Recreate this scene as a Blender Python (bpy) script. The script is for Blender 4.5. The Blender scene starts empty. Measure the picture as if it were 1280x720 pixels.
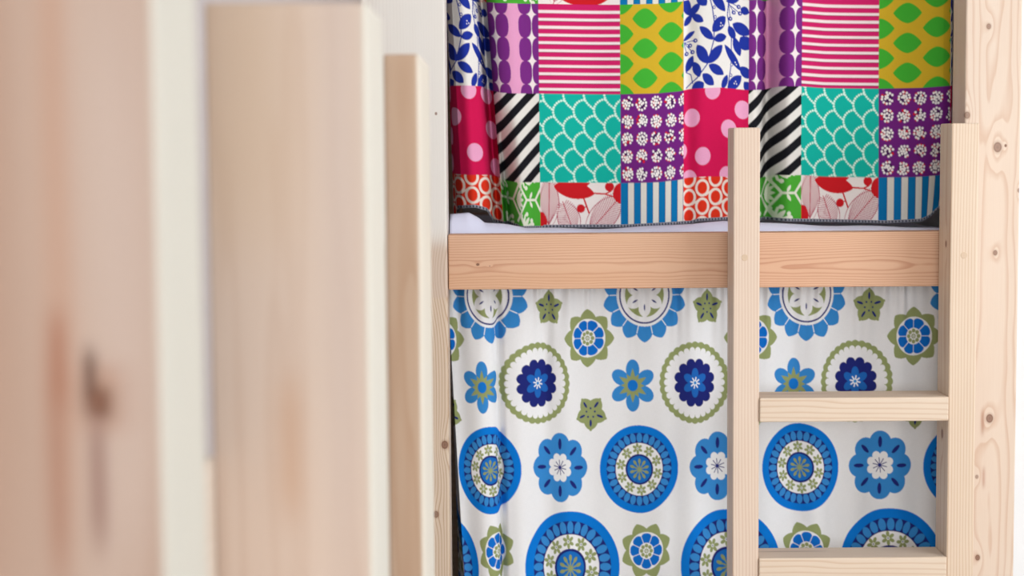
import bpy, bmesh, math
import numpy as np
from mathutils import Matrix, Vector

C = bpy.context.scene
COL = C.collection

# ------------------------------------------------------------------ camera
F = 2200.0                     # focal length in pixels of the 1280x720 frame
CAMZ = 1.35
PITCH = math.atan(178.0 / F)   # looking slightly down
ROLL = math.radians(-0.42)
cam = bpy.data.cameras.new('camera')
cam.sensor_width = 36.0
cam.lens = F / 1280.0 * 36.0
cam.clip_start = 0.05
cam.dof.use_dof = True
cam.dof.focus_distance = 3.08
cam.dof.aperture_fstop = 2.7
camo = bpy.data.objects.new('camera', cam)
COL.objects.link(camo)
RM = Matrix.Rotation(math.pi / 2 - PITCH, 4, 'X') @ Matrix.Rotation(ROLL, 4, 'Z')
camo.matrix_world = Matrix.Translation((0, 0, CAMZ)) @ RM
C.camera = camo

# ------------------------------------------------------------------ light
C.view_settings.view_transform = 'Standard'
C.view_settings.look = 'None'
C.view_settings.gamma = 1.0
C.view_settings.use_curve_mapping = False
C.view_settings.exposure = 0.34
w = bpy.data.worlds.new('World'); C.world = w; w.use_nodes = True
w.node_tree.nodes['Background'].inputs[0].default_value = (0.85, 0.93, 1.0, 1)
w.node_tree.nodes['Background'].inputs[1].default_value = 0.6


def area(name, loc, rot, sx, sy, power, col=(1, 1, 1)):
    l = bpy.data.lights.new(name, 'AREA'); l.shape = 'RECTANGLE'
    l.size = sx; l.size_y = sy; l.energy = power; l.color = col
    o = bpy.data.objects.new(name, l); COL.objects.link(o)
    o.location = loc; o.rotation_euler = rot
    return o


# daylight through the window on the right and through the one behind the camera
area('daylight_right', (2.36, 1.15, 1.55), (0, math.radians(90), 0), 1.5, 2.3, 52, (0.93, 0.97, 1.0))
area('daylight_rear', (0.35, -2.46, 1.6), (math.radians(90), 0, 0), 2.3, 1.5, 64, (0.93, 0.97, 1.0))

# ------------------------------------------------------------------ helpers
R3 = np.array(RM.to_3x3())


def ray(px, py):
    px = np.asarray(px, float); py = np.asarray(py, float)
    d = np.stack(np.broadcast_arrays((px - 640) / F, -(py - 360) / F, -np.ones_like(px + py)), -1)
    return d @ R3.T


def at(px, py, Y):
    """world point seen at a photo pixel, at distance Y along the room"""
    d = ray(px, py); k = Y / d[..., 1]
    return float(d[..., 0] * k), Y, float(CAMZ + d[..., 2] * k)


def flat(px, py):
    """level, upright frontal coordinates (pixels) of a photo pixel"""
    d = ray(px, py)
    return 640 + F * d[..., 0] / d[..., 1], 180 - F * d[..., 2] / d[..., 1]


def srgb(c):
    c = np.asarray(c, float) / 255.0
    return np.where(c <= 0.04045, c / 12.92, ((c + 0.055) / 1.055) ** 2.4)


def S4(c):
    return tuple(float(v) for v in srgb(c)) + (1.0,)


def tag(o, label=None, cat=None, group=None, kind=None):
    if label: o['label'] = label
    if cat: o['category'] = cat
    if group: o['group'] = group
    if kind: o['kind'] = kind
    return o


def link(name, bm, mat, parent=None, loc=(0, 0, 0), smooth=False):
    me = bpy.data.meshes.new(name)
    bm.to_mesh(me); bm.free()
    if smooth:
        for p in me.polygons: p.use_smooth = True
    o = bpy.data.objects.new(name, me); COL.objects.link(o)
    if mat: me.materials.append(mat)
    o.location = loc
    if parent:
        o.parent = parent
        o.matrix_parent_inverse = Matrix.Identity(4)
        o.location = Vector(loc) - parent.location
    return o


def empty(name, loc, label, cat, group=None):
    o = bpy.data.objects.new(name, None); COL.objects.link(o)
    o.location = loc; o.empty_display_size = 0.1
    return tag(o, label, cat, group)


def box(name, x0, x1, y0, y1, z0, z1, mat, parent=None, bev=0.003, seg=2):
    bm = bmesh.new(); bmesh.ops.create_cube(bm, size=1)
    sx, sy, sz = x1 - x0, y1 - y0, z1 - z0
    bmesh.ops.scale(bm, vec=(sx, sy, sz), verts=bm.verts)
    if bev > 0:
        bmesh.ops.bevel(bm, geom=list(bm.edges), offset=bev, segments=seg, profile=0.5, affect='EDGES')
    return link(name, bm, mat, parent, ((x0 + x1) / 2, (y0 + y1) / 2, (z0 + z1) / 2))


# ------------------------------------------------------------------ materials
class NT:
    def __init__(self, name):
        self.m = bpy.data.materials.new(name); self.m.use_nodes = True
        self.t = self.m.node_tree; self.n = self.t.nodes
        self.b = self.n['Principled BSDF']

    def new(self, typ, **kw):
        x = self.n.new(typ)
        for k, v in kw.items(): setattr(x, k, v)
        return x

    def put(self, sock, v):
        if hasattr(v, 'is_output') or isinstance(v, bpy.types.NodeSocket): self.t.links.new(v, sock)
        else: sock.default_value = v

    def math(self, op, a, b=0.0, c=0.0, clamp=False):
        x = self.new('ShaderNodeMath', operation=op, use_clamp=clamp)
        for i, v in enumerate((a, b, c)): self.put(x.inputs[i], v)
        return x.outputs[0]

    def mix(self, f, a, b, mode='MIX'):
        x = self.new('ShaderNodeMix', data_type='RGBA', blend_type=mode)
        self.put(x.inputs['Factor'], f); self.put(x.inputs['A'], a); self.put(x.inputs['B'], b)
        return x.outputs['Result']

    def comb(self, a, b, c):
        x = self.new('ShaderNodeCombineXYZ')
        for i, v in enumerate((a, b, c)): self.put(x.inputs[i], v)
        return x.outputs[0]

    def noise(self, v, scale, detail=2, rough=0.5):
        x = self.new('ShaderNodeTexNoise')
        x.inputs['Scale'].default_value = scale; x.inputs['Detail'].default_value = detail
        x.inputs['Roughness'].default_value = rough
        self.t.links.new(v, x.inputs['Vector']); return x.outputs['Fac']

    def ramp(self, v, stops, interp='LINEAR'):
        x = self.new('ShaderNodeValToRGB'); cr = x.color_ramp; cr.interpolation = interp
        while len(cr.elements) < len(stops): cr.elements.new(0.5)
        for e, (p, c) in zip(cr.elements, stops):
            e.position = p; e.color = c if len(c) == 4 else tuple(c) + (1,)
        self.t.links.new(v, x.inputs[0]); return x.outputs['Color']


def wood(name, axis, light, dark, pith=(0.0, 0.12), rings=200.0, warp=0.012, contrast=0.5, knots=(), streaks=(),
         rough=0.55, seed=0.0, stretch=0.9, fibre=0.1):
    """softwood: growth rings round an off-centre pith, deflected by knots.
    knots (plane, across, along, radius, depth): plane 0 = first cross axis, 1 = second, seen on the face of that plane
    streaks (plane, across, along, half width, half length, colour, strength)"""
    N = NT(name)
    tc = N.new('ShaderNodeTexCoord'); sp = N.new('ShaderNodeSeparateXYZ')
    N.t.links.new(tc.outputs['Object'], sp.inputs[0])
    xyz = sp.outputs
    a, b, l = {'Z': (xyz[0], xyz[1], xyz[2]), 'X': (xyz[2], xyz[1], xyz[0]), 'Y': (xyz[2], xyz[0], xyz[1])}[axis]
    ls = N.math('ADD', l, seed)
    wv = N.comb(N.math('MULTIPLY', a, 5.0), N.math('MULTIPLY', b, 5.0), N.math('MULTIPLY', ls, stretch))
    nz = N.noise(wv, 2.2, 3, 0.5)
    da = N.math('SUBTRACT', a, pith[0]); db = N.math('SUBTRACT', b, pith[1])
    r = N.math('SQRT', N.math('ADD', N.math('MULTIPLY', da, da), N.math('MULTIPLY', db, db)))
    r = N.math('ADD', r, N.math('MULTIPLY', N.math('SUBTRACT', nz, 0.5), warp * 4))
    kms = []
    for (pl, kc, kl, kr, kd, *kb) in knots:
        c = (a, b)[pl]
        dc = N.math('SUBTRACT', c, kc); dl = N.math('SUBTRACT', l, kl)
        g = N.math('ADD', N.math('POWER', N.math('DIVIDE', dc, kr * 2.4), 2.0), N.math('POWER', N.math('DIVIDE', dl, kr * 6.0), 2.0))
        g = N.math('EXPONENT', N.math('MULTIPLY', g, -1.0))
        r = N.math('ADD', r, N.math('MULTIPLY', g, kr * 1.1))
        e = N.math('ADD', N.math('POWER', N.math('DIVIDE', dc, kr), 2.0), N.math('POWER', N.math('DIVIDE', dl, kr * 1.25), 2.0))
        if kb: e = N.math('ADD', e, N.math('POWER', N.math('DIVIDE', N.math('SUBTRACT', (b, a)[pl], kb[0]), 0.012), 2.0))
        kms.append((N.math('SQRT', e), kd))
    ph = N.math('FRACT', N.math('MULTIPLY', r, rings))
    late = N.ramp(ph, [(0.0, (0.15,) * 3), (0.55, (0.12,) * 3), (0.86, (1,) * 3), (0.93, (1,) * 3), (1.0, (0.1,) * 3)])
    fib = N.noise(N.comb(N.math('MULTIPLY', a, 900), N.math('MULTIPLY', b, 900), N.math('MULTIPLY', ls, 18)), 1.0, 2, 0.6)
    big = N.noise(N.comb(N.math('MULTIPLY', a, 14), N.math('MULTIPLY', b, 14), N.math('MULTIPLY', ls, 2.0)), 1.0, 2, 0.5)
    f = N.math('MULTIPLY', late, contrast)
    f = N.math('ADD', f, N.math('MULTIPLY', N.math('SUBTRACT', fib, 0.5), fibre * 2))
    f = N.math('ADD', f, N.math('MULTIPLY', N.math('SUBTRACT', big, 0.5), 0.5), clamp=True)
    col = N.mix(f, S4(light), S4(dark))
    for (pl, sc, sl, hw, hl, sc_, st, *ex) in streaks:
        c = (a, b)[pl]
        wob = N.math('MULTIPLY', N.math('SUBTRACT', nz, 0.5), hw * 1.5)
        dc = N.math('ADD', N.math('SUBTRACT', c, sc), wob); dl = N.math('SUBTRACT', l, sl)
        g = N.math('ADD', N.math('POWER', N.math('DIVIDE', dc, hw), 2.0), N.math('POWER', N.math('ABSOLUTE', N.math('DIVIDE', dl, hl)), ex[0] if ex else 4.0))
        g = N.math('MULTIPLY', N.math('EXPONENT', N.math('MULTIPLY', g, -1.0)), st)
        col = N.mix(g, col, S4(sc_))
    for (d, kd) in kms:
        dk = N.ramp(d, [(0.0, S4((120, 84, 66))), (0.55, S4((150, 104, 82))), (0.8, S4((112, 72, 54))), (1.0, S4((160, 110, 80)))])
        fm = N.ramp(N.math('DIVIDE', d, 1.6), [(0.0, (kd,) * 3), (0.56, (kd,) * 3), (0.68, (kd * 0.35,) * 3), (1.0, (0,) * 3)])
        col = N.mix(fm, col, dk)
    col = N.mix(1.0, col, (0.76, 0.74, 0.745, 1), 'MULTIPLY')
    N.t.links.new(col, N.b.inputs['Base Color'])
    N.b.inputs['Roughness'].default_value = rough
    N.b.inputs['Specular IOR Level'].default_value = 0.3
    bp = N.new('ShaderNodeBump'); bp.inputs['Strength'].default_value = 0.12; bp.inputs['Distance'].default_value = 0.001
    N.t.links.new(fib, bp.inputs['Height']); N.t.links.new(bp.outputs[0], N.b.inputs['Normal'])
    return N.m


def paint(name, col, rough=0.85, var=0.03):
    N = NT(name)
    tc = N.new('ShaderNodeTexCoord')
    nz = N.noise(tc.outputs['Object'], 6.0, 3)
    c2 = tuple(max(0, v * (1 - var * 3)) for v in col)
    N.t.links.new(N.mix(nz, S4(col), S4(c2)), N.b.inputs['Base Color'])
    N.b.inputs['Roughness'].default_value = rough
    bp = N.new('ShaderNodeBump'); bp.inputs['Strength'].default_value = 0.08
    N.t.links.new(N.noise(tc.outputs['Object'], 160.0, 2), bp.inputs['Height'])
    N.t.links.new(bp.outputs[0], N.b.inputs['Normal'])
    return N.m


def cloth(name):
    N = NT(name)
    at_ = N.new('ShaderNodeAttribute'); at_.attribute_name = 'print'
    tc = N.new('ShaderNodeTexCoord')
    sp = N.new('ShaderNodeSeparateXYZ'); N.t.links.new(tc.outputs['Object'], sp.inputs[0])
    w1 = N.noise(N.comb(N.math('MULTIPLY', sp.outputs[0], 1500), 0.0, N.math('MULTIPLY', sp.outputs[2], 120)), 1.0, 1)
    w2 = N.noise(N.comb(N.math('MULTIPLY', sp.outputs[0], 120), 0.0, N.math('MULTIPLY', sp.outputs[2], 1500)), 1.0, 1)
    wv = N.math('MULTIPLY', N.math('ADD', w1, w2), 0.5)
    k = N.math('ADD', N.math('MULTIPLY', wv, 0.18), 0.91)
    c = N.mix(1.0, at_.outputs['Color'], N.comb(k, k, k), 'MULTIPLY')
    N.t.links.new(c, N.b.inputs['Base Color'])
    N.b.inputs['Roughness'].default_value = 0.9
    N.b.inputs['Specular IOR Level'].default_value = 0.12
    bp = N.new('ShaderNodeBump'); bp.inputs['Strength'].default_value = 0.15; bp.inputs['Distance'].default_value = 0.0006
    N.t.links.new(wv, bp.inputs['Height']); N.t.links.new(bp.outputs[0], N.b.inputs['Normal'])
    tr = N.new('ShaderNodeBsdfTranslucent'); N.t.links.new(c, tr.inputs['Color'])
    ms = N.new('ShaderNodeMixShader'); ms.inputs[0].default_value = 0.08
    N.t.links.new(N.b.outputs[0], ms.inputs[1]); N.t.links.new(tr.outputs[0], ms.inputs[2])
    N.t.links.new(ms.outputs[0], N.n['Material Output'].inputs['Surface'])
    return N.m


# ------------------------------------------------------------------ the room
M_wall = paint('white_wall_paint', (240, 241, 243))
M_ceil = paint('ceiling_paint', (242, 242, 240))
M_floor = wood('floor_boards', 'Y', (222, 204, 182), (200, 172, 144), pith=(0.3, -0.2), rings=60, contrast=0.5)
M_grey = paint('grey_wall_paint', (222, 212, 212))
M_frame = paint('window_frame_paint', (238, 238, 236), 0.5)

RX, LX, BY, FY, CH = 2.3, -1.5, 4.12, -2.4, 2.5      # inside faces of the room
PY = 3.165                                          # face of the wall either side of the bunk alcove


def struct(o):
    o['kind'] = 'structure'; return o


struct(box('floor', LX - .1, RX + .1, FY - .1, BY + .1, -0.1, 0, M_floor, bev=0))
struct(box('ceiling', LX - .1, RX + .1, FY - .1, BY + .1, CH, CH + .1, M_ceil, bev=0))
struct(box('wall_left', LX - .1, LX, FY - .1, BY + .1, 0, CH, M_wall, bev=0))
struct(box('wall_back', LX, RX, BY, BY + .1, 0, CH, M_wall, bev=0))


def wall_with_opening(name, along, fixed0, fixed1, s0, s1, o0, o1, z0, z1):
    bm = bmesh.new()
    def add(p0, p1, q0, q1):
        r = bmesh.ops.create_cube(bm, size=1)
        if along == 'Y': ctr = ((fixed0 + fixed1) / 2, (p0 + p1) / 2, (q0 + q1) / 2); sc = (fixed1 - fixed0, p1 - p0, q1 - q0)
        else: ctr = ((p0 + p1) / 2, (fixed0 + fixed1) / 2, (q0 + q1) / 2); sc = (p1 - p0, fixed1 - fixed0, q1 - q0)
        bmesh.ops.scale(bm, vec=sc, verts=r['verts']); bmesh.ops.translate(bm, vec=ctr, verts=r['verts'])
    add(s0, o0, 0, CH); add(o1, s1, 0, CH); add(o0, o1, 0, z0); add(o0, o1, z1, CH)
    return struct(link(name, bm, M_wall))


wall_with_opening('wall_right', 'Y', RX, RX + .1, FY - .1, BY + .1, 0.0, 2.3, 0.8, 2.3)
wall_with_opening('wall_front', 'X', FY - .1, FY, LX, RX, -0.8, 1.5, 0.85, 2.35)


def window(name, along, f0, f1, o0, o1, z0, z1):
    bm = bmesh.new()
    def add(p0, p1, q0, q1):
        r = bmesh.ops.create_cube(bm, size=1)
        if along == 'Y': ctr = ((f0 + f1) / 2, (p0 + p1) / 2, (q0 + q1) / 2); sc = (f1 - f0, p1 - p0, q1 - q0)
        else: ctr = ((p0 + p1) / 2, (f0 + f1) / 2, (q0 + q1) / 2); sc = (p1 - p0, f1 - f0, q1 - q0)
        bmesh.ops.scale(bm, vec=sc, verts=r['verts']); bmesh.ops.translate(bm, vec=ctr, verts=r['verts'])
    t = 0.05; m = (o0 + o1) / 2
    add(o0, o0 + t, z0, z1); add(o1 - t, o1, z0, z1); add(m - t / 2, m + t / 2, z0 + t, z1 - t)
    add(o0 + t, o1 - t, z0, z0 + t); add(o0 + t, o1 - t, z1 - t, z1)
    return struct(link(name, bm, M_frame))


window('window_1', 'Y', RX + .01, RX + .05, 0.0, 2.3, 0.8, 2.3)
window('window_2', 'X', FY - .05, FY - .01, -0.8, 1.5, 0.85, 2.35)

# ------------------------------------------------------------------ bunk
YL = 3.0                      # front of the ladder
YF = 3.083                    # front of the bunk frame
pR0 = at(1207, 80, YF)[0]; pR1 = at(1272, 400, YF)[0]
pL0 = at(455, 300, YF)[0]; pL1 = at(559.5, 300, YF + .02)[0]
TOPZ = 2.3
rz0 = at(870, 360.5, YF)[2]; rz1 = at(870, 291.5, YF)[2]
struct(box('wall_alcove_right', pR1 + .003, RX, PY, BY, 0, CH, M_wall, bev=0.002))
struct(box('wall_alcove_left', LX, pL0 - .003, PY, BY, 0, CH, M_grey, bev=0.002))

PINE_L, PINE_D = (243, 222, 199), (219, 180, 146)


def kz(px, py, Y, z0, z1, x0, x1):
    """local (across, along) of a mark seen at a pixel on the front of an upright"""
    p = at(px, py, Y); return p[0] - (x0 + x1) / 2, p[2] - (z0 + z1) / 2


def knots_on(lst, Y, z0, z1, x0, x1):
    out = []
    for px, py, rr, dd in lst:
        a, l = kz(px, py, Y, z0, z1, x0, x1); out.append((0, a, l, rr, dd))
    return out


kR = knots_on([(1247, 184, .0072, .75), (1257, 182, .002, .9), (1237, 523, .0062, .85), (1236, 33, .004, .7),
               (1244, 316, .0038, .75), (1222, 697, .0042, .85), (1209, 144, .005, .7), (1274, 238, .003, .7), (1221, 596, .0028, .6)],
              YF, 0, TOPZ, pR0, pR1)
kR = [k_ + (-0.045,) for k_ in kR]
a1, l1 = kz(1228, 528, YF, 0, TOPZ, pR0, pR1); a2, l2 = kz(1229, 597, YF, 0, TOPZ, pR0, pR1)
M_postR = wood('pine_post_right', 'Z', (245, 226, 206), (218, 176, 146), pith=(0.004, 0.075), rings=260, warp=0.006, contrast=0.5,
               knots=kR, streaks=[(0, a1, l1, .0035, .022, (190, 140, 115), .7), (0, a2, l2, .003, .018, (205, 160, 138), .7)], seed=1.3, stretch=0.7)
kL = knots_on([(556, 556, .006, .9), (545, 643, .005, .8), (549, 345, .013, .0), (545, 142, .002, .8)], YF, 0, TOPZ, pL0, pL1)
ap, lp = kz(520, -120, YF, 0, TOPZ, pL0, pL1)
af, lf_ = kz(545, 336, YF, 0, TOPZ, pL0, pL1)
M_postL = wood('pine_post_left', 'Z', (240, 220, 196), (200, 164, 132), pith=(-0.13, 0.05), rings=230, warp=0.004, contrast=0.85, knots=kL,
               streaks=[(0, af, lf_, .3, .052, (222, 200, 186), .45, 30.0), (0, ap, lp, .3, .588, (252, 249, 242), .95, 60.0)], seed=4.1)
bk = empty('bunk_bed', (0, YF, 0), 'pale pine bunk frame with side rail between two posts holding both curtains', 'bunk bed')
box('post', pL0, pL1, YF, YF + .09, 0, TOPZ, M_postL, bk, bev=0.0035, seg=2)
box('post', pR0, pR1, YF, YF + .09, 0, TOPZ, M_postR, bk, bev=0.003, seg=2)


def kx(px, py):
    p = at(px, py, YF); return p[2] - (rz0 + rz1) / 2, p[0] - (pL1 + pR0) / 2


kB = []
for px, py, rr, dd in [(597, 331, .0022, .95), (612, 333, .001, .6)]:
    a, l = kx(px, py); kB.append((0, a, l, rr, dd))
sa, sl = kx(640, 350)
M_rail = wood('pine_rail', 'X', (242, 198, 164), (200, 136, 102), pith=(-0.012, 0.0), rings=300, warp=0.005, contrast=0.6, knots=kB, seed=2.2,
              stretch=1.2, streaks=[(0, sa, sl, .02, .25, (233, 180, 136), .35)])
rail = box('side_rail', pL1 + .0012, pR0 - .001, YF + .008, YF + .055, rz0, rz1, M_rail, bk, bev=0.002)
box('top_rail', pL1 + .0012, pR0 - .001, YF + .008, 3.35, TOPZ - .1, TOPZ, M_rail, bk, bev=0.002)
box('rear_rail', pL1 + .0012, pR0 - .001, BY - .05, BY - .005, rz0, rz1, M_rail, bk, bev=0.002)
M_ply = wood('base_board', 'X', (236, 206, 172), (214, 170, 130), rings=60)
box('base_board', pL1 + .0012, pR0 - .001, YF + .12, BY - .05, rz0 + .005, rz0 + .023, M_ply, bk, bev=0)
for xa, xb in ((pL0 + .002, pL1), (pR0, pR1)):
    box('rear_post', xa, xb, BY - .095, BY - .005, 0, TOPZ, M_ply, bk, bev=0.003)

# mattress under a wrinkled sheet
M_sheet = paint('lavender_sheet', (226, 227, 248), 0.9, 0.01)
bm = bmesh.new()
mx0, mx1, my0, my1 = pL1 + .002, pR0 - .002, YF + .062, BY - .06
mz0, mz1 = rz0 + .0235, rz1 - .0015
nx, ny = 160, 120
rng = np.random.RandomState(4)
wr = [(rng.uniform(-1, 1), rng.uniform(0.2, 1), rng.uniform(12, 50), rng.uniform(0, 6.28), rng.uniform(.0003, .0008)) for _ in range(14)]


# the sheet is pushed up in a soft roll along the front, highest at the left end
sl = [(560, 264), (586, 263), (598, 270), (606, 277), (630, 279), (648, 282), (656, 284), (780, 283.5), (865, 280), (905, 276.5), (950, 277), (1005, 278.5), (1080, 281.5)]
lx_s = [at(px, py, 3.2)[0] for px, py in sl] + [.78]
lz_s = [max(.003, at(px, py, 3.21)[2] - mz1) for px, py in sl] + [.001]


def mh(x, y):
    e = min(y - my0, my1 - y)
    edge = 0.03 * (max(0, 1 - e / 0.022)) ** 2
    lift = np.interp(x, lx_s, lz_s)
    return mz1 - edge * .8 + sum(A * math.sin(k * (cx * x + cy * y) + p) * max(0, min(1, e / .03)) for cx, cy, k, p, A in wr) \
        + lift * math.exp(-((y - 3.192) / (.032 if y < 3.192 else .022)) ** 2)


g = [[bm.verts.new((mx0 + (mx1 - mx0) * i / nx, my0 + (my1 - my0) * j / ny, mh(mx0 + (mx1 - mx0) * i / nx, my0 + (my1 - my0) * j / ny)))
      for j in range(ny + 1)] for i in range(nx + 1)]
for i in range(nx):
    for j in range(ny): bm.faces.new((g[i][j], g[i + 1][j], g[i + 1][j + 1], g[i][j + 1]))
lo = {}
ringv = [g[i][0] for i in range(nx + 1)] + [g[nx][j] for j in range(1, ny + 1)] + [g[i][ny] for i in range(nx - 1, -1, -1)] + [g[0][j] for j in range(ny - 1, 0, -1)]
low = [bm.verts.new((v.co.x, v.co.y, mz0)) for v in ringv]
for k in range(len(ringv)):
    k2 = (k + 1) % len(ringv); bm.faces.new((ringv[k], low[k], low[k2], ringv[k2]))
bm.faces.new(low[::-1])
tag(link('mattress', bm, M_sheet, smooth=True), 'pale lavender sheeted mattress showing as a thin strip under the patchwork curtain', 'mattress')


# ------------------------------------------------------------------ printed curtains
class Print:
    """a flat cloth print, painted shape by shape in cloth units"""
    def __init__(self, u0, u1, v0, v1, step, bg):
        self.u0, self.v0, self.s = u0, v0, step
        self.W = int((u1 - u0) / step) + 1; self.H = int((v1 - v0) / step) + 1
        self.a = np.empty((self.H, self.W, 3), np.float32); self.a[:] = srgb(bg)
        self.clip = None

    def win(self, ua, ub, va, vb):
        if self.clip:
            ua = max(ua, self.clip[0]); ub = min(ub, self.clip[1]); va = max(va, self.clip[2]); vb = min(vb, self.clip[3])
        i0 = max(0, int(math.ceil((ua - self.u0) / self.s))); i1 = min(self.W, int(math.floor((ub - self.u0) / self.s)) + 1)
        j0 = max(0, int(math.ceil((va - self.v0) / self.s))); j1 = min(self.H, int(math.floor((vb - self.v0) / self.s)) + 1)
        if i1 <= i0 or j1 <= j0: return None
        U = self.u0 + np.arange(i0, i1) * self.s; V = self.v0 + np.arange(j0, j1) * self.s
        return U[None, :], V[:, None], self.a[j0:j1, i0:i1]

    def fn(self, ua, ub, va, vb, f, col):
        w_ = self.win(ua, ub, va, vb)
        if w_ is None: return
        U, V, A = w_
        m = f(U, V); m = np.broadcast_to(m, A.shape[:2])
        A[m] = srgb(col)

    def rect(self, ua, ub, va, vb, col): self.fn(ua, ub, va, vb, lambda U, V: np.ones((V.shape[0], U.shape[1]), bool), col)

    def ell(self, cu, cv, ru, rv, col, ang=0.0):
        R = max(ru, rv) + 1; c, s = math.cos(ang), math.sin(ang)
        self.fn(cu - R, cu + R, cv - R, cv + R, lambda U, V: (((U - cu) * c + (V - cv) * s) / ru) ** 2 + ((-(U - cu) * s + (V - cv) * c) / rv) ** 2 < 1, col)

    def disc(self, cu, cv, r, col): self.ell(cu, cv, r, r, col)

    def leaf(self, p, q, wd, col, k=1.0, fat=0.5):
        """pointed leaf from p to q"""
        L = math.hypot(q[0] - p[0], q[1] - p[1]); c, s = (q[0] - p[0]) / L, (q[1] - p[1]) / L
        R = max(wd, 1)
        def f(U, V):
            t = ((U - p[0]) * c + (V - p[1]) * s) / L; d = np.abs(-(U - p[0]) * s + (V - p[1]) * c)
            tt = np.clip(t, 0, 1)
            if fat != 0.5: tt = tt ** (math.log(0.5) / math.log(fat))
            return (t > 0) & (t < 1) & (d < wd / 2 * (4 * tt * (1 - tt)) ** k)
        self.fn(min(p[0], q[0]) - R, max(p[0], q[0]) + R, min(p[1], q[1]) - R, max(p[1], q[1]) + R, f, col)

    def line(self, pts, wd, col):
        for (x0, y0), (x1, y1) in zip(pts[:-1], pts[1:]):
            L2 = (x1 - x0) ** 2 + (y1 - y0) ** 2 + 1e-9
            def f(U, V):
                t = np.clip(((U - x0) * (x1 - x0) + (V - y0) * (y1 - y0)) / L2, 0, 1)
                return (U - x0 - t * (x1 - x0)) ** 2 + (V - y0 - t * (y1 - y0)) ** 2 < (wd / 2) ** 2
            self.fn(min(x0, x1) - wd, max(x0, x1) + wd, min(y0, y1) - wd, max(y0, y1) + wd, f, col)

    def polar(self, cu, cv, R, f, col):
        self.fn(cu - R, cu + R, cv - R, cv + R, lambda U, V: np.hypot(U - cu, V - cv) < f(np.arctan2(V - cv, U - cu)), col)

    def sample(self, u, v):
        x = np.clip((u - self.u0) / self.s, 0, self.W - 2); y = np.clip((v - self.v0) / self.s, 0, self.H - 2)
        i = x.astype(int); j = y.astype(int); fx = (x - i)[..., None]; fy = (y - j)[..., None]
        A = self.b
        return A[j, i] * (1 - fx) * (1 - fy) + A[j, i + 1] * fx * (1 - fy) + A[j + 1, i] * (1 - fx) * fy + A[j + 1, i + 1] * fx * fy

    def finish(self):
        p = np.pad(self.a, ((1, 1), (1, 1), (0, 0)), 'edge')
        self.b = (p[1:-1, 1:-1] * 4 + 2 * (p[:-2, 1:-1] + p[2:, 1:-1] + p[1:-1, :-2] + p[1:-1, 2:]) + p[:-2, :-2] + p[:-2, 2:] + p[2:, :-2] + p[2:, 2:]) / 16


def smooth1(y, n):
    k = np.hanning(2 * n + 3)[1:-1]; k /= k.sum()
    return np.convolve(np.pad(y, n, 'edge'), k, 'valid')


def grid_mesh(name, X, Y, Z, colr, mat, parent=None):
    H, W = X.shape
    co = np.stack([X, Y, Z], -1).reshape(-1, 3).astype(np.float32)
    me = bpy.data.meshes.new(name)
    idx = np.arange(H * W).reshape(H, W)
    q = np.stack([idx[:-1, :-1], idx[1:, :-1], idx[1:, 1:], idx[:-1, 1:]], -1).reshape(-1, 4)
    n = len(q)
    me.vertices.add(H * W); me.vertices.foreach_set('co', co.ravel())
    me.loops.add(n * 4); me.loops.foreach_set('vertex_index', q.ravel().astype(np.int32))
    me.polygons.add(n); me.polygons.foreach_set('loop_start', (np.arange(n) * 4).astype(np.int32))
    try: me.polygons.foreach_set('loop_total', np.full(n, 4, np.int32))
    except Exception: pass
    me.update(calc_edges=True)
    me.polygons.foreach_set('use_smooth', np.ones(n, bool))
    ca = me.color_attributes.new('print', 'FLOAT_COLOR', 'POINT')
    rgba = np.ones((H * W, 4), np.float32); rgba[:, :3] = colr.reshape(-1, 3)
    ca.data.foreach_set('color', rgba.ravel())
    me.materials.append(mat); me.validate()
    o = bpy.data.objects.new(name, me); COL.objects.link(o)
    if parent: o.parent = parent
    return o


M_cloth = cloth('printed_cotton')
YC = 3.20
SC = F / YC            # cloth pixels per metre


def world(xd, yd, dep, yc=YC):
    return (xd - 640) * yc / F, yc + dep, CAMZ - (yd - 180) * yc / F


# ---------------- upper curtain: patchwork print
PW = [95, 75, 105, 95]; PU = 370.0
WHITE = (240, 236, 232)
up = Print(-75, 800, 0, 330, 0.375, WHITE)
rs = np.random.RandomState(7)


def tile(n, r):
    u = n * PU
    return u, r * 110.0


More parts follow.
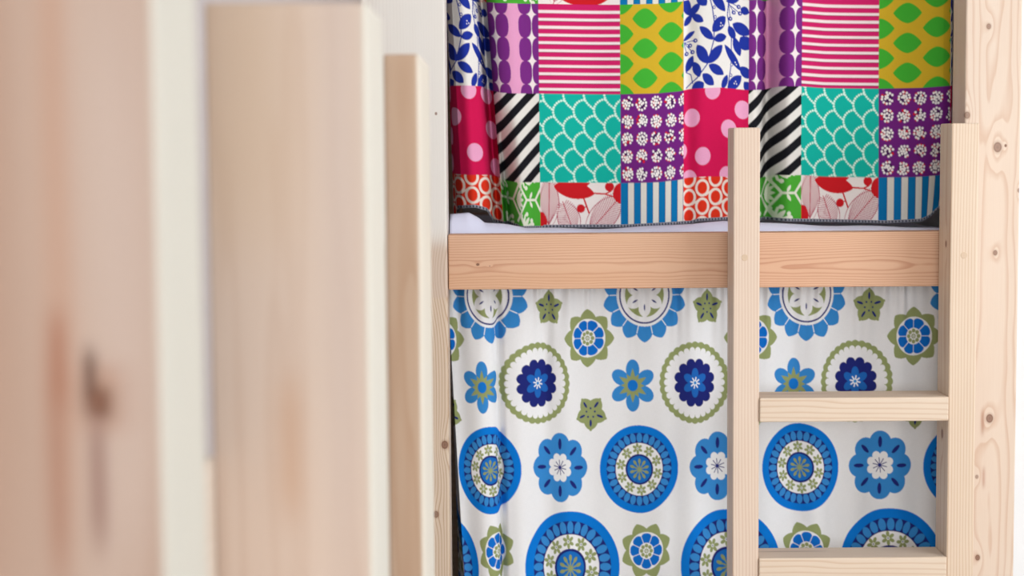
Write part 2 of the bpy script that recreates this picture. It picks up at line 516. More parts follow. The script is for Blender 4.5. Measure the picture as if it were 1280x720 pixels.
def t_leafblue(u, v, wd):
    B = (34, 54, 158)
    def q(x, y): return u + (x - 72) / 384 * wd, v + (y - 24) / 506 * 110
    def lf(x0, y0, x1, y1, wz, fat=0.5): up.leaf(q(x0, y0), q(x1, y1), wz / 4.4, B, 0.8, fat)
    for a in [(105, 112, 75, 0, 55), (105, 115, 168, 48, 42), (120, 112, 187, 152, 44), (120, 112, 76, 168, 38), (70, 252, 137, 204, 28),
              (246, 256, 164, 180, 48), (248, 258, 322, 238, 48), (240, 212, 316, 128, 66), (210, 390, 150, 283, 66), (212, 390, 298, 290, 60),
              (218, 398, 307, 455, 52), (165, 465, 132, 378, 52), (182, 448, 248, 514, 54), (86, 432, 127, 343, 44), (120, 545, 190, 500, 66),
              (298, 540, 328, 455, 36), (205, 62, 150, -10, 66), (236, -8, 314, 98, 56), (455, 96, 405, 74, 45), (462, 215, 358, 165, 66),
              (460, 300, 405, 235, 80), (404, 342, 366, 238, 48), (335, 178, 372, 250, 46), (312, 286, 407, 425, 44), (470, 460, 402, 405, 56),
              (330, 540, 412, 452, 62), (470, 540, 428, 485, 50), (320, 40, 400, 20, 40)]:
        lf(*a)
    up.line([q(*p) for p in [(220, 0), (240, 80), (252, 170), (248, 260), (212, 390), (150, 470), (88, 522)]], 1.5, B)
    up.line([q(*p) for p in [(335, 40), (328, 120), (352, 250), (350, 400), (330, 540)]], 1.3, B)
    up.line([q(*p) for p in [(86, 432), (115, 450), (125, 500)]], 1.2, B)
    for (x, y), (sx, sy) in zip([(140, 258), (110, 284), (124, 322), (90, 328), (345, 137), (365, 100), (402, 102), (394, 66)],
                                [(75, 262), (75, 262), (78, 268), (76, 270), (335, 50), (335, 50), (340, 60), (345, 45)]):
        up.line([q(sx, sy), q(x, y)], 1.0, B)
        c = q(x, y); up.ell(c[0], c[1], 3.0, 2.6, B); up.ell(c[0] + .4, c[1], 1.0, .9, WHITE)
    for (x, y) in [(290, 165), (300, 178), (288, 182), (375, 380), (382, 392), (378, 488), (370, 500), (384, 502)]:
        c = q(x, y); up.disc(c[0], c[1], 0.9, WHITE)
    for (x, y) in [(246, 75), (252, 130), (345, 455), (350, 395)]:
        c = q(x, y); up.disc(c[0] + 1, c[1], 2.2, B); up.disc(c[0] + 1, c[1], 1.2, WHITE)


def t_ovals(u, v, wd):
    P = (120, 44, 130)
    up.rect(u, u + wd, v, v + 110, (228, 158, 198))
    for c0 in (1.0, 55.0):
        up.rect(u + c0, u + c0 + 20, v, v + 110, (240, 226, 228))
    for c in (1, 21, 55, 75):
        for k in range(-1, 5):
            cv = v - 1.5 + 28.6 * k
            up.fn(u + c - 11, u + c + 11, cv - 15, cv + 15,
                  lambda U, V: (np.abs(U - u - c) / 9.7) ** 2.7 + (np.abs(V - cv) / 14.4) ** 2.5 < 1, P)


def t_pink(u, v, wd):
    up.rect(u, u + wd, v, v + 110, (206, 36, 104))
    for k in range(11):
        y = v + 7.4 + 9.55 * k
        up.rect(u, u + wd, y, y + 4.2, (130, 20, 70)); up.rect(u, u + wd, y, y + 3.5, (244, 224, 226))


def t_lime(u, v, wd):
    up.rect(u, u + wd, v, v + 110, (208, 172, 44))
    for c, ph in ((1, 0), (36.5, 1), (75, 0), (110, 1)):
        for k in range(-1, 5):
            cv = v + 36.8 * k + (17.5 if ph else -0.5)
            up.fn(u + c - 19, u + c + 19, cv - 14, cv + 14,
                  lambda U, V: np.abs(V - cv) < 12.6 * np.clip(1 - (np.abs(U - u - c) / 18.6) ** 1.75, 0, 1) ** .9, (66, 172, 52))


def t_polka(u, v, wd):
    up.rect(u, u + wd, v, v + 110, (212, 24, 84))
    alt = ((50, 5), (26, 38), (86, 51), (54, 82), (90, 98), (8, 62), (2, 96), (4, 8), (80, 8))
    for a, b in (alt if abs(u) < 1 else ((42, 3), (86, 25), (12, 36), (66, 50), (28, 84), (64, 108), (8, 112), (90, 82), (-6, 76))):
        up.disc(u + a, v + b, 11.3, (240, 168, 204))


def t_black(u, v, wd):
    up.rect(u, u + wd, v, v + 110, (230, 226, 220))
    up.fn(u, u + wd, v, v + 110, lambda U, V: np.mod((V - v + 0.78 * (U - u)) / 25.0 + 0.30, 1.0) < 0.52, (26, 26, 32))


def t_teal(u, v, wd):
    up.rect(u, u + wd, v, v + 110, (20, 178, 162))
    for i in range(-2, 12):
        for j in range(-1, 5):
            cx = u + 6 + 13.2 * i + 13; cy = v + 40 * j + (20 if i % 2 else 0) + 2 - i * 0.4
            path = np.array([(14.0, -13.6), (10.5, -13.0), (6.6, -11.2), (3.2, -8.2), (.9, -4.2), (0, 0), (.8, 4.2), (3.0, 9.0), (6.8, 13.2), (11, 16.6), (14, 19)])
            L = np.concatenate([[0], np.cumsum(np.hypot(*np.diff(path, axis=0).T))])
            for q_ in np.arange(0, L[-1], 3.3):
                up.disc(cx - 14 + np.interp(q_, L, path[:, 0]), cy + np.interp(q_, L, path[:, 1]), 1.5, (206, 240, 226))


def t_dots(u, v, wd):
    up.rect(u, u + wd, v, v + 110, (112, 36, 124))
    for i in range(5):
        for j in range(6):
            cx, cy = u + 10.5 + 21.3 * i + rs.uniform(-1, 1), v + 12.5 + 21.6 * j + rs.uniform(-1, 1)
            up.disc(cx, cy, 6.4, (70, 22, 84))
            pts = [(0.0, 0.0)] + [(3.3, a) for a in np.arange(6) * 1.047 + rs.uniform(0, 1)] + [(6.9, a) for a in np.arange(11) * 0.5712 + rs.uniform(0, 1)]
            for r_, a in pts:
                if r_ > 2 and rs.rand() < .3: up.disc(cx + (r_ + .5) * math.cos(a + .2), cy + (r_ + .5) * math.sin(a + .2), 1.8, (205, 30, 50))
            for r_, a in pts:
                if rs.rand() < .88: up.disc(cx + r_ * math.cos(a) + rs.uniform(-.5, .5), cy + r_ * math.sin(a) + rs.uniform(-.5, .5), 1.6, (242, 236, 234))


def t_rings(u, v, wd):
    W_ = (242, 226, 214); R_ = (226, 54, 30)
    up.rect(u, u + wd, v, v + 110, R_)
    for i in range(-1, 6):
        for j in range(-1, 6):
            cx = u + 8 + 19.5 * i; cy = v + 2 + 23.0 * j + (11.5 if i % 2 else 0)
            up.ell(cx, cy, 10.3, 11.0, W_); up.ell(cx, cy, 7.0, 7.8, R_)
            up.line([(cx + 5, cy + 9), (cx + 15, cy + 3)], 2.2, W_) if (i + j) % 2 else None


def t_green(u, v, wd):
    G = (78, 172, 56); W_ = (232, 234, 214)
    up.rect(u, u + wd, v, v + 110, G)
    def arm(cx, cy, ang, L):
        c, s = math.cos(ang), math.sin(ang)
        def q(x, y): return cx + x * c - y * s, cy + x * s + y * c
        up.line([q(0, 0), q(L, 0)], 3.2, W_)
    cx, cy = u + 49, v + 22
    arm(cx, cy, 0, 17); arm(cx, cy, math.radians(125), 32); arm(cx, cy, math.radians(-125), 32)
    arm(cx + 17, cy, math.radians(55), 26); arm(cx + 17, cy, math.radians(-55), 26)
    arm(cx - 26, cy, math.radians(180), 30); arm(cx - 26, cy, math.radians(58), 40); arm(cx - 26, cy, math.radians(-58), 30)
    for sg in (1, -1):
        up.leaf((cx + 6, cy + sg * 1), (cx + 11, cy + sg * 10), 4, W_); up.leaf((cx - 38, cy + sg * 1), (cx - 35, cy + sg * 9), 4, W_)
    up.leaf((cx - 20, cy), (cx - 6, cy), 6, W_)
    for sg in (1, -1):
        up.leaf((cx - 19, cy), (cx - 7, cy + sg * 9), 5, W_); up.leaf((cx - 19, cy), (cx - 11, cy + sg * 14), 4, W_)
    def flourish(bx, by, ang, sc):
        c, s = math.cos(ang), math.sin(ang)
        def q(x, y): return bx + sc * (x * c - y * s), by + sc * (x * s + y * c)
        up.leaf(q(0, 0), q(16, 0), 5.5 * sc, W_, .7)
        for sg in (1, -1):
            up.line([q(0, 0), q(6, sg * 5), q(12, sg * 8), q(16, sg * 7)], 3.0 * sc, W_)
            up.disc(*q(16, sg * 6.3), 2.9 * sc, W_)
            up.leaf(q(2, sg * 1), q(6, sg * 14), 5 * sc, W_, .7); up.disc(*q(7, sg * 13.5), 2.6 * sc, W_)
    flourish(cx - 6, cy + 33, math.radians(-48), .95); flourish(cx - 2, cy + 42, math.radians(-20), 1.0)
    flourish(cx - 6, cy - 30, math.radians(48), .95); flourish(cx + 4, cy - 34, math.radians(20), .9)
    flourish(cx - 40, cy + 36, math.radians(-30), 1.0); flourish(cx - 48, cy - 24, math.radians(60), .8)
    flourish(cx - 25, cy + 66, math.radians(100), 1.0); flourish(cx + 16, cy + 70, math.radians(60), 1.0)


def t_redleaf(u, v, wd):
    R_ = (204, 30, 38); L_ = (180, 62, 86)
    up.rect(u, u + wd, v, v + 110, (240, 230, 226))
    def q(x, y): return u + (x + 20) / 445 * wd, v + (y - 412) / 4.2
    def hatched(p, t, wz, sgn=0):
        up.leaf(p, t, wz, L_, 0.8); up.leaf(p, t, wz - 2.0, (240, 230, 226), 0.8)
        L = math.hypot(t[0] - p[0], t[1] - p[1]); c, s = (t[0] - p[0]) / L, (t[1] - p[1]) / L
        for k in range(2, int(L / 2.4)):
            f = k * 2.4 / L
            hw = wz / 2 * (4 * f * (1 - f)) ** .8 - 1
            for sg in (1, -1):
                g2 = min(1, f + .12)
                b0 = (p[0] + c * L * f, p[1] + s * L * f); b1 = (p[0] + c * L * g2 - s * hw * sg, p[1] + s * L * g2 + c * hw * sg)
                up.line([b0, b1], .8, L_)
        up.line([p, t], 1.0, (190, 50, 70))
    hatched(q(30, 655), q(35, 395), 27); hatched(q(175, 690), q(108, 512), 30); hatched(q(235, 690), q(425, 480), 34)
    hatched(q(60, 880), q(120, 700), 26); hatched(q(300, 880), q(330, 690), 28)
    up.leaf(q(60, 430), q(282, 470), 22, R_, .75, .48); up.leaf(q(90, 420), q(260, 410), 16, R_, .7)
    up.line([q(*p) for p in [(275, 466), (340, 470), (370, 455), (382, 432)]], 1.9, R_)
    up.line([q(340, 470), q(400, 488)], 1.6, R_); up.disc(*q(364, 432), 5.8, R_); up.ell(*q(430, 465), 11, 13, R_)
    up.disc(*q(207, 547), 5.3, R_); up.line([q(222, 490), q(252, 570)], 2.0, R_); up.line([q(215, 548), q(240, 535)], 1.4, R_)
    up.ell(*q(-14, 625), 8.5, 14, R_)
    up.leaf(q(60, 800), q(300, 850), 24, R_, .8); up.leaf(q(180, 860), q(400, 800), 22, R_, .8)


def t_bluestripe(u, v, wd):
    up.rect(u, u + wd, v, v + 110, (12, 116, 176))
    for k in range(6):
        x = u + 11.0 + 18.6 * k
        if x > u + wd: break
        up.rect(x - .6, min(x + 9.2, u + wd), v, v + 110, (14, 62, 96)); up.rect(x, min(x + 8.6, u + wd), v, v + 110, (222, 218, 208))


ROWS = [[t_leafblue, t_ovals, t_pink, t_lime], [t_polka, t_black, t_teal, t_dots], [t_rings, t_green, t_redleaf, t_bluestripe]]
for n in (-1, 0, 1, 2):
    u = n * PU
    for ci in range(4):
        if u + PW[ci] > -80 and u < 805:
            for r in range(3):
                up.clip = (u, u + PW[ci], r * 110.0, r * 110.0 + 110)
                ROWS[r][ci](u, r * 110.0, PW[ci])
        u += PW[ci]
up.finish()

lmk = np.array([(566, -70), (559, -30), (557.5, 0), (561, 24), (578, 44), (596, 66), (603, 80), (612, 95), (673, 170), (775, 275), (855, 370), (892, 414), (935, 465),
                (965, 500), (1002, 540), (1098, 645), (1186, 736), (1192, 750), (1193, 795)], float)
xd_l, _ = flat(lmk[:, 0], np.full(len(lmk), 60.0))
ub = np.arange(-72, 792, 0.75)
xu = smooth1(np.interp(ub, lmk[:, 1], xd_l), 8)
b2 = np.array([(560, 107), (600, 108), (611, 112), (622, 116), (640, 117), (673, 117), (775, 118), (820, 117), (850, 114), (862, 111), (900, 109.5), (935, 113),
               (955, 112), (972, 108), (1002, 108), (1030, 110), (1098, 111), (1150, 110), (1190, 107)], float)
hemp = np.array([(560, 258), (575, 262), (600, 270), (625, 277), (650, 282), (675, 283.5), (780, 283), (865, 279), (872, 276), (905, 274), (950, 275), (1005, 276),
                 (1105, 278), (1150, 276), (1165, 271), (1176, 262), (1190, 255)], float)
bx, by = flat(b2[:, 0], b2[:, 1]); hx, hy = flat(hemp[:, 0], hemp[:, 1])
voff = smooth1(np.interp(xu, bx, by), 10) - 110.0
hem = smooth1(np.interp(xu, hx, hy), 6)
hu = np.array([(-75, 270), (14, 275), (24, 259), (50, 257.5), (66, 262), (73, 271), (79, 279), (95, 281), (124, 282.5), (128, 284.8), (175, 284.8)], float)
hem = np.where(ub < 175, smooth1(np.interp(ub, hu[:, 0], hu[:, 1]), 3) - 2.0, hem)
v_hem = hem - voff
T = np.concatenate([np.linspace(-389, -20, 54)[:-1], np.arange(-20, 240, 0.75)])
Tn = len(T)


def rowsV():
    f = np.clip((T - 150) / (T[-1] - 150), 0, 1)[:, None]
    return np.broadcast_to(T[:, None], (Tn, len(ub))) + f * (v_hem[None, :] - T[-1])


def abump(x, c, a, b): return np.exp(-((x - c) / np.where(x < c, a, b)) ** 2)


def bump(x, c, s): return np.exp(-((x - c) / s) ** 2)


V = rowsV(); U = np.broadcast_to(ub[None, :], V.shape)
yd = V + voff[None, :]
t = np.clip((yd - 60) / 200, -0.4, 1.1)
wl = np.interp(ub, [-30, 15, 95, 175], [0.0, 0.5, 1.0, 0.0])[None, :]
xd = xu[None, :] + t * 14 * wl - np.clip((yd - 150) / 130, 0, 1) ** 2 * 15 * np.interp(ub, [700, 755], [0, 1])[None, :]
dep = (0.085 * abump(xu, 608, 5, 9) + 0.012 * bump(xu, 860, 10) + 0.055 * bump(xu, 963, 11) - 0.010 * bump(xu, 640, 16) - 0.008 * bump(xu, 945, 12)
       - 0.008 * bump(xu, 985, 12) - 0.018 * bump(xu, 584, 12) + .006 * np.sin((xu - 700) / 21.0) * bump(xu, 800, 120) + .005 * np.sin((xu - 1000) / 26.0) * bump(xu, 1080, 90))
dep = dep - 0.006
dep = dep + np.interp(ub, [-72, -30, 8, 32], [0.3, 0.22, 0.08, 0.0]) + np.interp(ub, [728, 742, 755, 795], [0.0, 0.004, 0.02, 0.10])
D = dep[None, :] * np.interp(yd, [-200, 0, 280], [0.8, 0.95, 1.1]) + 0.004 * np.sin(yd / 70 + xd / 55) + 0.10 * abump(xu, 622, 5, 13)[None, :] * np.clip((yd - 130) / 120, 0, 1)
YU = 3.25
X, Y, Z = world(xd, yd, D, YU)
colr = up.sample(U, np.mod(V, 330.0))
uc = grid_mesh('patchwork_curtain', X, Y, Z, colr, M_cloth)
tag(uc, 'bright multicolour patchwork curtain hanging above the side rail', 'curtain')
# overlocked hem of the upper curtain
jj = Tn - 1
hr = np.array([-3.0, -1.6, 0.0, 0.9])
HX = np.repeat(X[jj][None], 4, 0); HY = Y[jj][None] - np.array([.0004, .0013, .0014, .0002])[:, None]
HZ = Z[jj][None] - hr[:, None] * YU / F
st = (np.floor(ub / 2.2) % 2)[None, :, None] * np.array([[.0, 1, 1, 0]]).T[:, :, None]
hc = srgb((150, 150, 160)) * (1 - st) + srgb((70, 72, 84)) * st
he = grid_mesh('hem', HX, HY, HZ, hc, M_cloth, uc)
he['label'] = 'grey overlocked hem'

# ---------------- lower curtain: retro flower print
LP = 234.0
lo_m = np.array([(578, -130), (566, -100), (564, -82), (567, -68), (573, -56), (613, 0), (620.5, 9), (625, 29), (652, 56), (667, 73), (700, 117), (734, 161), (750, 178), (799, 234), (848, 290),
                 (862, 307), (897, 351), (953, 412), (1000, 468), (1048, 524), (1061, 541), (1100, 585), (1139, 629), (1155, 646), (1176, 669), (1200, 698)], float)
lx, _ = flat(lo_m[:, 0], np.full(len(lo_m), 585.0))
ul = np.arange(-125, 680, 0.75)
xl = smooth1(np.interp(ul, lo_m[:, 1], lx), 4)
BGW = (243, 243, 245)
lw = Print(-130, 700, 335, 1180, 0.375, BGW)
BL, MB, NV, OL = (8, 122, 218), (58, 140, 212), (34, 42, 120), (152, 162, 108)


def lobes(cu, cv, n, r, rad, col, ph=0.0):
    for k in range(n):
        a = ph + 2 * math.pi * k / n; lw.disc(cu + r * math.cos(a), cv + r * math.sin(a), rad, col)


def radial(cu, cv, n, r, ra, rb, col, ph=0.0):
    for k in range(n):
        a = ph + 2 * math.pi * k / n; lw.ell(cu + r * math.cos(a), cv + r * math.sin(a), ra, rb, col, a)


def m_medallion(cu, cv, s=1.0):
    lw.disc(cu, cv, 56 * s, BL); lw.disc(cu, cv, 46.5 * s, NV)
    n = 28
    radial(cu, cv, n, 40.3 * s, 6.2 * s, 3.9 * s, MB)
    lw.disc(cu, cv, 34.8 * s, NV); lw.disc(cu, cv, 33.6 * s, BGW)
    for k in range(10):
        a = 2 * math.pi * (k + .5) / 10 - .1; x, y = cu + 26.5 * s * math.cos(a), cv + 26.5 * s * math.sin(a)
        radial(x, y, 6, 4.3 * s, 2.9 * s, 1.75 * s, OL, a); lw.disc(x, y, 1.1 * s, BGW); lw.disc(x, y, .7 * s, NV)
    lw.disc(cu, cv, 19.5 * s, NV); lw.disc(cu, cv, 17 * s, (28, 112, 196))
    for k in range(10):
        a = 2 * math.pi * k / 10 + math.pi / 2; c, q = math.cos(a), math.sin(a)
        lw.line([(cu, cv), (cu + 10 * s * c, cv + 10 * s * q)], 1.5 * s, OL); lw.ell(cu + 10.5 * s * c, cv + 10.5 * s * q, 3.2 * s, 1.8 * s, OL, a)


def m_rosette(cu, cv):
    lobes(cu, cv, 8, 29, 15.2, MB, math.pi / 8 * 0 + math.pi / 2); lw.disc(cu, cv, 31, MB)
    radial(cu, cv, 8, 30, 7.2, 2.6, NV, math.pi / 2)
    lobes(cu, cv, 8, 13.4, 5.4, BGW, math.pi / 8); lw.disc(cu, cv, 13.5, BGW)
    for k in range(10):
        a = 2 * math.pi * k / 10 + .2; lw.line([(cu, cv), (cu + 9.5 * math.cos(a), cv + 9.5 * math.sin(a))], 1.1, NV)
    lw.disc(cu, cv, 2.2, NV)


def m_ring(cu, cv):
    lw.polar(cu, cv, 54, lambda a: 50.3 + 1.9 * np.abs(np.cos(a * 16)), OL)
    lw.disc(cu, cv, 40.5, BGW); lobes(cu, cv, 30, 41.2, 4.1, BGW)
    lobes(cu, cv, 12, 24.5, 6.7, NV, math.pi / 12); lw.disc(cu, cv, 22.5, NV)
    radial(cu, cv, 6, 10.5, 8.2, 5.2, (34, 104, 190), math.pi / 2)
    for k in range(8):
        a = 2 * math.pi * k / 8 + .2; lw.line([(cu + 2.5 * math.cos(a), cv + 2.5 * math.sin(a)), (cu + 6.8 * math.cos(a), cv + 6.8 * math.sin(a))], 1.7, BGW)
    lw.disc(cu, cv, 3.3, BGW); lw.disc(cu, cv, 2.2, MB)


def m_flower6(cu, cv):
    for k in range(6):
        a = math.pi / 2 + math.pi / 3 * k
        c, q = math.cos(a), math.sin(a)
        lw.ell(cu + 20 * c, cv + 20 * q, 13, 9.4, MB, a); lw.leaf((cu, cv), (cu + 20 * c, cv + 20 * q), 12, MB)
    for k in range(12):
        a = math.pi / 2 + math.pi / 6 * k; R = 22 if k % 2 == 0 else 17
        lw.leaf((cu - 6 * math.cos(a), cv - 6 * math.sin(a)), (cu + R * math.cos(a), cv + R * math.sin(a)), 7, OL, 1.2)
    lw.disc(cu, cv, 9.5, OL); lw.disc(cu, cv, 7.2, (24, 120, 212))


def m_star(cu, cv, flip=False):
    p0 = math.pi / 2 if flip else -math.pi / 2
    for k in range(5):
        a = p0 + 2 * math.pi / 5 * k; c, q = math.cos(a), math.sin(a)
        lw.leaf((cu - 4 * c, cv - 4 * q), (cu + 22 * c, cv + 22 * q), 19, OL, .75, .55); lw.disc(cu + 21.5 * c, cv + 21.5 * q, 1.7, OL)
    lw.disc(cu, cv, 9, OL)
    for k in range(5):
        a = p0 + 2 * math.pi / 5 * k; c, q = math.cos(a), math.sin(a)
        lw.ell(cu + 13 * c, cv + 13 * q, 4.6, 1.5, NV, a)
        b = a + math.pi / 5; lw.disc(cu + 6 * math.cos(b), cv + 6 * math.sin(b), 1.25, NV)


def m_sun(cu, cv):
    n = 14
    for k in range(n):
        a = 2 * math.pi * (k + .5) / n; c, q = math.cos(a), math.sin(a)
        lw.leaf((cu + 30 * c, cv + 30 * q), (cu + 59.5 * c, cv + 59.5 * q), 23.5, MB, .75, .52)
    for k in range(n):
        a = 2 * math.pi * k / n; c, q = math.cos(a), math.sin(a)
        lw.line([(cu + 36 * c, cv + 36 * q), (cu + 49 * c, cv + 49 * q)], 1.2, BGW)
    lw.disc(cu, cv, 39.5, BGW); lw.disc(cu, cv, 36, NV); lw.disc(cu, cv, 34, BGW); lw.disc(cu, cv, 27.5, OL)
    for k in range(6):
        a = math.pi / 6 + math.pi / 3 * k; c, q = math.cos(a), math.sin(a)
        lw.leaf((cu + 3 * c, cv + 3 * q), (cu + 28 * c, cv + 28 * q), 17, BGW, .7, .55)
        lw.leaf((cu + 11 * c, cv + 11 * q), (cu + 20 * c, cv + 20 * q), 2.2, NV)
    lw.disc(cu, cv, 9, BGW)


def m_eight(cu, cv, ph=0.0):
    for k in range(8):
        a = ph + math.pi / 4 * k; c, q = math.cos(a), math.sin(a)
        lw.leaf((cu + 8 * c, cv + 8 * q), (cu + 37 * c, cv + 37 * q), 24, OL, .8, .48)
    lw.disc(cu, cv, 26, OL); lw.disc(cu, cv, 24.5, BGW)
    for k in range(8):
        a = ph + math.pi / 8 + math.pi / 4 * k; c, q = math.cos(a), math.sin(a)
        lw.leaf((cu + 6 * c, cv + 6 * q), (cu + 23 * c, cv + 23 * q), 15.0, (18, 112, 208), .42, .62)
    for k in range(8):
        a = ph + math.pi / 4 * k; lw.line([(cu, cv), (cu + 23 * math.cos(a), cv + 23 * math.sin(a))], .9, BGW)
    lw.disc(cu, cv, 10.6, BGW); lobes(cu, cv, 8, 6.9, 2.5, OL); lw.disc(cu, cv, 3.1, OL); lw.disc(cu, cv, 1.7, BGW); lw.disc(cu, cv, .9, OL)


def vv(px, py): return float(flat(px, py)[1])


items = [(m_sun, 8, vv(804, 369)), (m_star, 100, vv(885, 384)), (m_eight, 162, vv(738, 423)), (m_flower6, -9, vv(792, 482)), (m_ring, 81, vv(868, 478)),
         (lambda a, b: m_star(a, b, True), 166, vv(739, 517)), (m_medallion, 0, vv(799, 586)), (m_rosette, 117, vv(700, 584.5)),
         (lambda a, b: m_eight(a, b, math.pi / 8), 10, vv(809, 688)), (lambda a, b: m_medallion(a, b, 1.30), 133, vv(711, 709))]
for rep in (0, 1):
    for fn_, u0, v0 in items:
        for k in (-1, 0, 1, 2, 3):
            fn_(u0 + LP * k, v0 + 425 * rep)
lw.finish()

ztop = rz0 + 0.0045
ytop = 180 - (ztop - CAMZ) * SC
yfl = 180 - (0.03 - CAMZ) * SC
Tv = np.concatenate([np.arange(ytop, 730, 0.75), np.linspace(730, yfl, 120)[1:]])
Vl = np.broadcast_to(Tv[:, None], (len(Tv), len(ul))); Ul = np.broadcast_to(ul[None, :], Vl.shape)
tl = np.clip((Vl - 585) / 225, -1, 1.5)
wle = np.interp(ul, [-110, -85, -60, 60], [0.0, 0.25, 1.0, 0.0])[None, :]
xdl = xl[None, :] + tl * 11.0 * wle
dl = (0.016 * bump(xl, 624, 5) - 0.008 * bump(xl, 600, 22) - 0.004 * bump(xl, 645, 14) + .0045 * np.sin((xl - 735) / 13.5) * bump(xl, 760, 160)
      + .0055 * np.sin((xl - 960) / 15.0) * bump(xl, 1010, 110) + .003 * np.sin(xl / 8.3 + 1))
dl = dl + np.interp(ul, [-125, -100, -75, -58], [0.35, 0.30, 0.14, 0.0])
up_f = np.exp(-(Vl - ytop) / 26.0)
Dl = dl[None, :] * np.interp(Vl, [ytop, ytop + 60, 600, 1100], [0.55, 0.9, 1.1, 1.5]) \
    + up_f * 0.0038 * (np.sin(xl / 2.1 + 1.5 * np.sin(xl / 9)) + np.sin(xl / 3.3 + 2))[None, :] + 0.006 * bump(xl, 681, 8)[None, :] * bump(Vl, 450, 75) \
    + 0.003 * np.sin(Vl / 60 + xdl / 40)
Xl, Yl, Zl = world(xdl, Vl, Dl + 0.001)
lc = grid_mesh('flower_curtain', Xl, Yl, Zl, lw.sample(Ul, Vl), M_cloth)
tag(lc, 'white cotton curtain with blue and olive retro flowers hanging below the side rail', 'curtain')

# ------------------------------------------------------------------ ladder
lad = empty('ladder', (0, YL, 0), 'pale pine ladder with square rungs leaning flat against the bunk', 'ladder')
YB = YF - .001
sL0, sL1 = at(916.5, 400, YL)[0], at(949.5, 400, YL)[0]
sR0, sR1 = at(1186.5, 430, YL)[0], at(1220.5, 430, YL)[0]
zL, zR = at(930, 159.5, YL)[2], at(1200, 154, YL)[2]


def st_knots(x0, x1, zt, lst): return knots_on(lst, YL, 0, zt, x0, x1)


M_st1 = wood('pine_stile', 'Z', (247, 227, 207), (222, 184, 155), pith=(0.16, 0.03), rings=210, warp=0.004, contrast=0.62, seed=0.4, stretch=.5)
by1, bl1 = -0.03 + .02, at(1180, 305, YL + .03)[2] - zR / 2
by2, bl2 = 0.0, at(1176, 541, YL + .05)[2] - zR / 2
M_st2 = wood('pine_stile_knotty', 'Z', (246, 226, 202), (218, 178, 142), pith=(0.15, -0.05), rings=190, warp=0.005, contrast=0.62, seed=3.4, stretch=.5,
             knots=[(1, by1, bl1, .0045, .9), (1, by2, bl2, .0065, .8)])
box('stile', sL0, sL1, YL, YB, 0, zL, M_st1, lad, bev=0.0025)
box('stile', sR0, sR1, YL, YB, 0, zR, M_st2, lad, bev=0.0025)
M_rg = wood('pine_rung', 'X', (246, 228, 206), (220, 184, 150), pith=(0.10, 0.10), rings=180, warp=0.006, contrast=0.55, seed=1.9,
            streaks=[(1, 0.012, -0.1, .004, .06, (170, 140, 120), .6)])
rh = at(1000, 497, YL)[2] - at(1000, 527, YL)[2]
r1 = at(1066, 496.5, YL)[2]; r2 = at(1066, 696.5, YL)[2]; dz = r1 - r2
k = 0
while r1 - k * dz - rh > 0.05:
    zt = r1 - k * dz
    box('rung', sL1 + .0003, sR0 - .0003, YL - .004, YB - .006, zt - rh, zt, M_rg, lad, bev=0.0022)
    k += 1
# dowel plugs on the front of the stiles
M_plug = wood('dowel_plug', 'Y', (238, 214, 186), (206, 168, 134), rings=400)
for px, py in ((1205, 319), (931, 322)):
    bm = bmesh.new()
    bmesh.ops.create_cone(bm, cap_ends=True, segments=24, radius1=.006, radius2=.006, depth=.008, matrix=Matrix.Rotation(math.pi / 2, 4, 'X'))
    bmesh.ops.bevel(bm, geom=[e for e in bm.edges if abs(e.verts[0].co.y - e.verts[1].co.y) < 1e-6], offset=.0006, segments=1, affect='EDGES')
    p = at(px, py, YL)
    link('dowel_plug', bm, M_plug, lad, (p[0], YL + .0036, p[2]))

# ------------------------------------------------------------------ blurred timbers close to the camera
# nearest wide post
Y1 = 1.30
x1 = at(201, 360, Y1)[0]; x0 = at(-230, 360, Y1)[0]
Y1b = Y1 * (201 - 640) / (253 - 640)
H1 = 2.2
def n1(px, py):
    p = at(px, py, Y1); return p[0] - (x0 + x1) / 2, p[2] - H1 / 2
def st1(px, py, hw, hl, c, s):
    a, l = n1(px, py); return (0, a, l, hw * Y1 / F, hl * Y1 / F, c, s)
kk = [(0,) + n1(124, 502) + (.0068, .95)]
pk = at(241, 20, Y1 + .15); side_b = (Y1b - Y1) / 2 - .012
M_near = wood('heart_pine_near', 'Z', (204, 179, 161), (174, 138, 114), pith=(0.02, 0.25), rings=60, warp=0.015, contrast=0.35, seed=5.0, stretch=.35, knots=kk,
              streaks=[st1(-40, 300, 90, 900, (178, 136, 110), .5), st1(72, 230, 22, 420, (198, 148, 118), .5), st1(150, 330, 50, 420, (212, 190, 176), .7),
                       st1(72, 450, 13, 62, (168, 104, 74), .6), st1(72, 590, 16, 150, (172, 120, 94), .6), st1(126, 498, 30, 44, (176, 122, 90), .55), st1(112, 474, 9, 40, (92, 56, 42), .85), st1(124, 504, 14, 20, (58, 38, 32), .9), st1(122, 600, 12, 90, (150, 112, 100), .75),
                       (1, side_b, pk[2] - H1 / 2, .008, .012, (170, 110, 80), .8),
                       (0, (x1 - x0) / 2, 0, .004, 3.0, (217, 216, 204), .95)])  # last streak paints window light on the right side into the wood colour
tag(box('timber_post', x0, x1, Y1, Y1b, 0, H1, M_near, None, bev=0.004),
    'nearest wide blurred wooden post with a dark knot, at the far left', 'post')
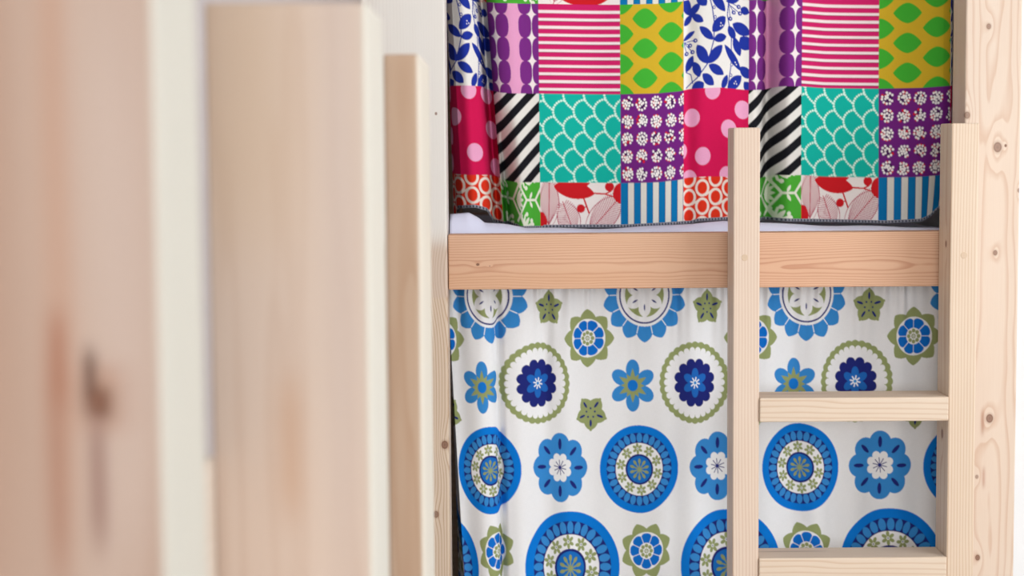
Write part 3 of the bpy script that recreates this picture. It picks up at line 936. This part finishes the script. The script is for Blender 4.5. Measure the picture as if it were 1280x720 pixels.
# board behind it
Y2 = 1.72
bx0, bx1 = at(262, 330, Y2)[0], at(462, 330, Y2)[0]
Y2b = Y2 * (462 - 640) / (482 - 640)
H2 = at(360, 3, Y2)[2]
def st2(px, py, hw, hl, c, s):
    p = at(px, py, Y2); return (0, p[0] - (bx0 + bx1) / 2, p[2] - H2 / 2, hw * Y2 / F, hl * Y2 / F, c, s)
M_board = wood('pine_board', 'Z', (232, 211, 193), (210, 179, 156), pith=(0.0, 0.2), rings=75, warp=0.015, contrast=0.35, seed=7.7, stretch=.4,
               streaks=[st2(300, 120, 70, 200, (228, 200, 168), .55), st2(360, 560, 20, 90, (214, 170, 136), .5), st2(430, 300, 26, 500, (224, 206, 194), .6), (0, (bx1 - bx0) / 2, 0, .004, 3.0, (232, 230, 217), .95)])  # final cream streak: the lit right side, brightened in the colour itself
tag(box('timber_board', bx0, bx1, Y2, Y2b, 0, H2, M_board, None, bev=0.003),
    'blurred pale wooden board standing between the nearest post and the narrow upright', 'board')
# short cross piece low in the slot between post and board
cz = at(262, 598, 1.6)[2]; cx1 = at(269, 600, Y2)[0]
M_cross = wood('pine_cross', 'Y', (228, 214, 198), (208, 186, 164), rings=80, contrast=.3)
tag(box('cross_piece', cx1 - .05, cx1, Y1b + .0005, Y2 - .0005, cz - .35, cz, M_cross, None, bev=0.002),
    'short blurred crosspiece low in the slot between nearest post and pale board', 'crosspiece')
# narrow upright
Y3 = 2.12
ux0, ux1 = at(483, 360, Y3)[0], at(527, 360, Y3)[0]
Y3b = Y3 * (527 - 640) / (539.5 - 640)
H3 = at(505, 67.5, Y3)[2]
M_upr = wood('pine_upright', 'Z', (218, 188, 160), (196, 156, 122), pith=(0.02, 0.14), rings=90, warp=0.02, contrast=0.4, seed=9.2, stretch=.5,
             streaks=[(0, (ux1 - ux0) / 2, 0, .0035, 3.0, (247, 242, 226), .95)])  # cream over the right side stands in for window light, painted in
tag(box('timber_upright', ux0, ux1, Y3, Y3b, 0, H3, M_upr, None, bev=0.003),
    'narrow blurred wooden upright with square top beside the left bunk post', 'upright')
